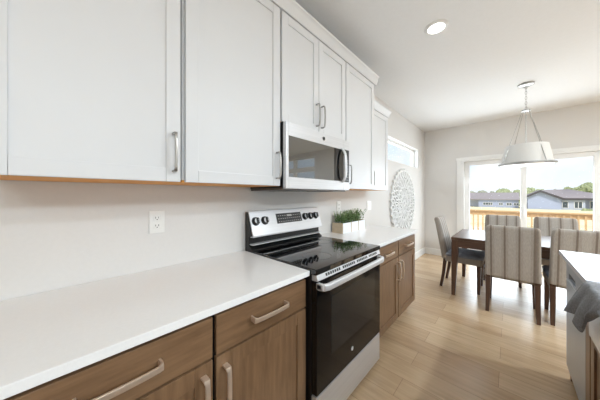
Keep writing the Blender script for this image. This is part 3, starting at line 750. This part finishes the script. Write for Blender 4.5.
# dishwasher
o = (2.0, 2.16, 0)
dw = thing('dishwasher', 'stainless dishwasher at the far end of the island', 'dishwasher', o); DY0, DY1 = 1.905, 2.452
m = MB(o); m.box(IF + 0.03, 2.30, DY0, DY1, 0.10, 0.872); m.build('tub', M['darksteel'], dw)
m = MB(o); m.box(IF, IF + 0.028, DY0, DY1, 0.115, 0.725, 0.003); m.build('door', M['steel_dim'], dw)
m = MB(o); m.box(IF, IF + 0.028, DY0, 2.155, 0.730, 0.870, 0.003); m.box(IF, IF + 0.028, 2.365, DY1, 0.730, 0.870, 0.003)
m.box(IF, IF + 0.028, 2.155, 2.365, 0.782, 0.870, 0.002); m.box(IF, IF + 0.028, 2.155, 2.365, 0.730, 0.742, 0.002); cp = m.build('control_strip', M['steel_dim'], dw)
m = MB(o); m.box(IF + 0.016, IF + 0.030, 2.156, 2.364, 0.7425, 0.7815); m.build('pocket_handle', M['black'], cp)
m = MB(o); m.box(IF + 0.05, IF + 0.08, DY0 + 0.002, DY1 - 0.002, 0.0, 0.099); m.build('toe_kick', M['black'], dw)
# end panel and back of the island
m = MB(); m.box(IF + 0.02, 2.32, 2.454, 2.472, 0, 0.884); m.box(2.302, 2.32, IY0 + 0.03, 2.4535, 0, 0.884)
tag(m.build('island_end_panel', M['woodv']), 'brown wood panel closing the far end of the island', 'panel')
# sink base cabinet
o = (2.0, 1.4, 0); CY0, CY1 = 0.80, 1.902
sc = thing('sink_cabinet', 'brown wood island cabinet below the white apron sink', 'cabinet', o)
m = MB(o); m.box(IF + 0.024, 2.30, CY0, CY1, 0.105, 0.655); m.box(IF + 0.022, 2.30, 1.700, CY1, 0.655, 0.884); m.box(IF + 0.022, 2.30, CY0, 0.85, 0.655, 0.884); m.build('carcass', M['woodv'], sc)
m = MB(o); m.box(IF + 0.08, 2.2, CY0, CY1, 0, 0.105); m.build('toe_kick', M['woodv'], sc)
m = MB(o); m.box(IF, IF + 0.021, 1.815, CY1, 0.112, 0.880, 0.002); m.box(IF, IF + 0.021, 1.704, 1.8145, 0.655, 0.880, 0.002); m.build('filler_stile', M['woodv'], sc)
for a, b_, h in ((CY0 + 0.004, 1.30, 1), (1.308, 1.800, -1)):
    d = shaker(a, b_, 0.112, 0.648, IF, o=o, sx=-1, rail=0.062).build('door', M['woodv'], sc)
    pull((IF + 0.001, (b_ - 0.034) if h > 0 else (a + 0.034), 0.54), 'z', 0.18, o, sx=-1).build('handle', M['bronze'], d)
# apron sink
o = (1.88, 1.28, 0.66); ax0, ax1 = 1.676, 2.105; SZ0, SZ1 = 0.660, 0.905
m = MB(o); y0, y1 = SY0 + 0.004, SY1 - 0.004
m.box(ax0, ax0 + 0.03, y0, y1, SZ0, SZ1, 0.006); m.box(ax1 - 0.025, ax1, y0, y1, SZ0, SZ1 - 0.025, 0.004)
m.box(ax0 + 0.029, ax1 - 0.024, y0, y0 + 0.025, SZ0, SZ1 - 0.025, 0.004); m.box(ax0 + 0.029, ax1 - 0.024, y1 - 0.025, y1, SZ0, SZ1 - 0.025, 0.004)
m.box(ax0 + 0.02, ax1 - 0.02, y0 + 0.01, y1 - 0.01, SZ0, SZ0 + 0.025)
tag(m.build('apron_sink', M['sink']), 'white apron-front sink set into the island under the towel', 'sink')

# towel hanging over the sink front
def lerp(a, b, t): return a + (b - a) * t
hem = [(0.0, 1.662, 1.18, 0.900), (0.14, 1.660, 1.36, 0.885), (0.25, 1.652, 1.465, 0.800), (0.36, 1.646, 1.490, 0.752), (0.5, 1.642, 1.500, 0.738), (0.62, 1.634, 1.57, 0.748), (0.72, 1.642, 1.61, 0.768),
       (0.82, 1.632, 1.655, 0.756), (0.92, 1.620, 1.70, 0.742), (1.0, 1.622, 1.725, 0.746)]
def hemat(u):
    for a, b_ in zip(hem, hem[1:]):
        if u <= b_[0]:
            t = (u - a[0]) / (b_[0] - a[0]); t = t * t * (3 - 2 * t); return [lerp(p, q, t) for p, q in zip(a[1:], b_[1:])]
    return list(hem[-1][1:])
b = bmesh.new(); NU, NV = 72, 40; G = []
for i in range(NU + 1):
    u = i / NU; hx, hy, hz = hemat(u); yt = lerp(1.17, 1.615, u ** 0.8); row = []
    wav = 0.5 + 0.5 * math.sin(u * 24 + 0.4) * (0.7 + 0.3 * math.sin(u * 7))
    for j in range(NV + 1):
        v = j / NV
        if v < 0.35:
            t = v / 0.35; x = lerp(1.90, 1.664, t); y = yt + 0.03 * (1 - t) * math.sin(5 * u + 1); z = 0.918 + 0.010 * wav
        else:
            t = (v - 0.35) / 0.65
            rr_ = 0.014                                   # rolls over the edge, then falls nearly straight
            if t < 0.12:
                an = t / 0.12 * PI / 2; x = 1.664 - rr_ * math.sin(an); y = lerp(yt, hy, 0.08 * t / 0.12); z = 0.918 + 0.010 * wav - rr_ * (1 - math.cos(an))
            else:
                q = (t - 0.12) / 0.88; x = lerp(1.650, hx - 0.008, q) - 0.016 * wav * min(1, q * 2.0); y = lerp(lerp(yt, hy, 0.08), hy, q); z = lerp(0.904 + 0.010 * wav, hz, q)
        row.append(b.verts.new((x, y, z)))
    G.append(row)
for i in range(NU):
    for j in range(NV): b.faces.new((G[i][j], G[i + 1][j], G[i + 1][j + 1], G[i][j + 1]))
o = (1.66, 1.5, 0.92)
m = MB(o); m._merge(b); tw = m.build('kitchen_towel', M['towel'], None, 60)
sm = tw.modifiers.new('thick', 'SOLIDIFY'); sm.thickness = 0.005; sm.offset = 1
tag(tw, 'grey kitchen towel draped over the island sink edge', 'towel')

# ------------------------------------------------------------------ outdoors
struct(MB().box(-3.0, 7.0, YF + 0.17, 8.85, -0.22, -0.10).build('deck_floor', M['deck']))
RYD = 8.70
o = (1.6, RYD, -0.10); rr = thing('deck_railing', 'pale wooden deck railing outside the patio door', 'railing', o)
m = MB(o); m.box(-2.9, 6.9, RYD - 0.075, RYD + 0.075, 0.832, 0.868, 0.004); m.build('top_rail', M['deckwood'], rr)
m = MB(o); m.box(-2.9, 6.9, RYD - 0.02, RYD + 0.02, 0.715, 0.8315, 0.003); m.build('upper_rail', M['deckwood'], rr)
m = MB(o); m.box(-2.9, 6.9, RYD - 0.02, RYD + 0.02, -0.02, 0.065, 0.003); m.build('bottom_rail', M['deckwood'], rr)
x = -0.32
while x < 4.4:
    m = MB(o); m.box(x - 0.017, x + 0.017, RYD - 0.0545, RYD - 0.0205, -0.05, 0.80, 0.002); m.build('baluster', M['deckwood'], rr); x += 0.1135
for x in (-0.9, 1.36, 3.62):
    m = MB(o); m.box(x - 0.044, x + 0.044, RYD + 0.021, RYD + 0.11, -0.099, 0.83, 0.003); m.build('post', M['deckwood'], rr)

b = bmesh.new()
def ground(name, y0, y1, z0, z1, mt):
    m = MB(); b = bmesh.new(); vs = [b.verts.new(q) for q in ((-140, y0, z0), (160, y0, z0), (160, y1, z1), (-140, y1, z1), (-140, y0, z0 - 1), (160, y0, z0 - 1), (160, y1, z1 - 1), (-140, y1, z1 - 1))]
    for q in ((0, 1, 2, 3), (4, 5, 6, 7), (0, 1, 5, 4), (1, 2, 6, 5), (2, 3, 7, 6), (3, 0, 4, 7)): b.faces.new([vs[k] for k in q])
    m._merge(b); return struct(m.build(name, mt))
ground('ground', -30, 26, -1.60, -1.60, M['soilfield'])
ground('lawn', 26, 260, -1.60, -3.4, M['grass'])

HY = 80.0; KS = HY / 30.0
def hx(X30): return 1.408 + (X30 - 1.408) * KS
def hz(Z30): return 1.316 + (Z30 - 1.316) * KS
GZ = -2.95
def house_window(r, o, x, z, w, h, y, parts=2):
    m = MB(o); t = 0.09
    m.box(x - w / 2, x + w / 2, y - 0.08, y - 0.001, z - h / 2, z - h / 2 + t); m.box(x - w / 2, x + w / 2, y - 0.08, y - 0.001, z + h / 2 - t, z + h / 2)
    for k in range(parts + 1):
        xx = x - w / 2 + (w - t) * k / parts; m.box(xx, xx + t, y - 0.08, y - 0.001, z - h / 2, z + h / 2)
    f = m.build('window', M['winframe'], r)
    m = MB(o); m.box(x - w / 2 + 0.02, x + w / 2 - 0.02, y - 0.04, y - 0.002, z - h / 2 + 0.02, z + h / 2 - 0.02); m.build('pane', M['winpane'], f)
# left house: long low ridge parallel to the deck
x0, x1 = hx(-1.0), hx(2.02); o = ((x0 + x1) / 2, HY + 4, GZ)
hA = thing('house', 'long low blue-grey house seen through the left door pane', 'house', o)
ze, zr = hz(0.905), hz(1.57)
m = MB(o); m.box(x0, x1, HY, HY + 9, GZ, ze); m.build('wall', M['siding'], hA)
m = MB(o); m.prism([(HY - 0.5, ze - 0.05), (HY + 4.5, zr), (HY + 9.5, ze - 0.05), (HY + 9.5, ze - 0.2), (HY - 0.5, ze - 0.2)], 'x', x0 - 4.5, x1 + 0.2); m.build('roof', M['siding_dark'], hA)
m = MB(o); m.box(x0 - 5.2, x0 - 0.01, HY + 1.5, HY + 7.5, GZ, ze - 0.21); m.build('garage_wing', M['siding2'], hA)
for px_, w in ((0.75, 0.9), (-0.42, 1.2), (1.35, 1.1), (-0.05, 1.0), (1.85, 1.0)):
    house_window(hA, o, hx(px_), hz(0.42), w, 0.75, HY)
for px_ in (-1.6, -0.9, -0.5):
    m = MB(o)
house_window(hA, o, x0 - 2.6, hz(-0.1), 2.6, 1.3, HY + 1.5, 3)
# right house: gable facing the deck with a wing to its right
HB = HY - 4
KS = HB / 30.0
gx0, gx1, gp = hx(2.62), hx(4.68), hx(3.417); o = ((gx0 + gx1) / 2, HB + 4, GZ)
hB = thing('house', 'blue-grey gabled house with dark roof edges seen through the right door pane', 'house', o)
zeL, zeR, zp = hz(1.20), hz(1.02), hz(1.70)
m = MB(o); m.prism([(gx0, GZ), (gx1, GZ), (gx1, zeR), (gp, zp), (gx0, zeL)], 'y', HB, HB + 9); m.build('gable_wall', M['siding'], hB)
m = MB(o)
def slab(xa, za, xb, zb, y0, y1, th=0.16):
    m.prism([(xa, za), (xb, zb), (xb, zb + th), (xa, za + th)], 'y', y0, y1)
slab(gx0 - 0.7, zeL - 0.30, gp, zp + 0.02, HB - 0.5, HB + 9.5); slab(gp, zp + 0.02, gx1 + 0.4, zeR - 0.10, HB - 0.5, HB + 9.5); m.build('gable_roof', M['siding_dark'], hB)
m = MB(o); m.prism([(gx0 - 0.7, zeL - 0.62), (gp, zp - 0.30), (gx1 + 0.4, zeR - 0.42), (gx1 + 0.4, zeR + 0.06), (gp, zp + 0.19), (gx0 - 0.7, zeL - 0.13)], 'y', HB - 0.62, HB - 0.505); m.build('fascia', M['fascia'], hB)
wx1 = hx(6.10)
m = MB(o); m.box(gx1 + 0.01, wx1, HB + 1.5, HB + 9, GZ, hz(1.0)); m.build('wing_wall', M['siding2'], hB)
m = MB(o); m.box(wx1 + 0.01, wx1 + 4.5, HB + 3.5, HB + 9, GZ, hz(1.0)); m.build('end_wall', M['siding'], hB)
yq = HB + 1.0
m = MB(o); b = bmesh.new()
zE = hz(1.03); zR = hz(1.86); xr1 = wx1 + 5.2
P_ = [(gp + 1.0, yq, zE + 0.3), (gx1 + 0.3, yq, zE), (xr1, yq, zE), (gp, HB + 6, zR - 0.15), (hx(5.4), HB + 6, zR), (xr1 - 0.5, HB + 11, zE), (gp, HB + 11, zE)]
v = [b.verts.new(q) for q in P_]
b.faces.new((v[1], v[2], v[4], v[3])); b.faces.new((v[2], v[5], v[4])); b.faces.new((v[3], v[4], v[5], v[6])); b.faces.new((v[0], v[1], v[3]))
vb = [b.verts.new((q[0], q[1], zE - 0.15)) for q in (P_[1], P_[2], P_[5], P_[6])]; b.faces.new(vb)
m._merge(b); m.build('wing_roof', M['siding_dark'], hB)
m = MB(o); m.box(gx1 + 0.2, xr1, yq - 0.06, yq + 0.05, zE - 0.40, zE + 0.02); m.build('gutter', M['fascia'], hB)
house_window(hB, o, hx(4.98), hz(0.45), 0.95, 1.5, HB + 1.5, 1); house_window(hB, o, hx(5.72), hz(0.45), 1.2, 1.5, HB + 1.5, 2)
house_window(hB, o, wx1 + 1.7, hz(0.45), 1.6, 1.7, HB + 3.5, 2)
# small lower house between the two
x0, x1 = hx(2.28), gx0 - 0.05
o = ((x0 + x1) / 2, HB + 2, GZ)
m = MB(o)
hC = thing('shed', 'small pale wing with a dark door between the two houses', 'shed', o)
m.box(x0, x1, HB + 0.6, HB + 3.4, GZ, hz(0.80)); m.build('wall', M['siding2'], hC)
m = MB(o); m.prism([(HB + 0.2, hz(0.78)), (HB + 2, hz(1.05)), (HB + 3.45, hz(0.78))], 'x', x0 - 0.3, x1 + 0.04); m.build('roof', M['siding_dark'], hC)
m = MB(o); xd = (x0 + x1) / 2; m.box(xd - 0.35, xd + 0.45, HB + 0.5, HB + 0.599, GZ + 0.3, hz(0.58)); m.build('door', M['fascia'], hC)

# trees and bush
def tree(label, x, y, top, rad, mt, name='tree', cat='tree', group='distant trees beyond the houses', trunk=True):
    o = (x, y, -3.2); r = thing(name, label, cat, o, group=group)
    b = bmesh.new(); rs = random.Random(int(x * 13 + y))
    for k in range(26):
        rr_ = rad * rs.uniform(0.22, 0.40); an = rs.uniform(0, 2 * PI); q = rad * rs.uniform(0, 0.78)
        c = Vector((x + q * math.cos(an), y + q * math.sin(an) * 0.6, top - rr_ - (q / rad) ** 2 * 0.5 * rad - rs.uniform(0, 0.9) * rad))
        bb = bmesh.new(); bmesh.ops.create_icosphere(bb, subdivisions=3, radius=rr_)
        for v in bb.verts: v.co = c + v.co * (1 + 0.42 * (rs.random() - 0.5))
        me = bpy.data.meshes.new('t'); bb.to_mesh(me); bb.free(); b.from_mesh(me); bpy.data.meshes.remove(me)
    m = MB(o); m._merge(b); m.build('crown', mt, r)
    if trunk:
        m = MB(o); m.cyl((x, y, -3.3), (x, y, top - rad), rad * 0.10, rad * 0.06, 8); m.build('trunk', M['bark'], r)
def atpx(px, Y):
    f = 222.; th = R(43.4); a = math.atan((px - 300) / f) - th
    return 1.408 + Y * math.tan(a)
specs = [(472, 3.6, 4.2, 0, 'leftmost'), (483, 4.0, 4.5, 0, 'second from the left'), (493, 4.6, 4.6, 0, 'third from the left'), (505, 4.9, 4.8, 1, 'fourth from the left'),
         (515, 4.0, 4.4, 0, 'just left of the middle door frame'), (530, 5.0, 4.4, 1, 'just right of the middle door frame'), (541, 4.2, 4.2, 0, 'behind the gable peak'), (552, 4.4, 4.2, 0, 'just right of the gable peak'),
         (563, 4.8, 4.4, 0, 'fourth from the right'), (574, 5.6, 4.2, 1, 'third from the right'), (583, 6.4, 4.4, 1, 'second from the right'), (592, 5.8, 4.6, 1, 'rightmost')]
for i, (px, top, rad, k, where) in enumerate(specs):
    Y = 102 + 13 * ((i * 2) % 5)
    tree('distant %s tree above the roofs, %s' % (('grey-green', 'yellow-green')[k], where), atpx(px, Y), Y, top * 0.72 + 0.4, rad * 0.9, M['tree2'] if k else M['tree'])
tree('rounded green bush at the corner of the gabled house', atpx(590, 74), 74, hz(0.28), 1.5, M['tree2'], 'bush', 'bush', None, False)
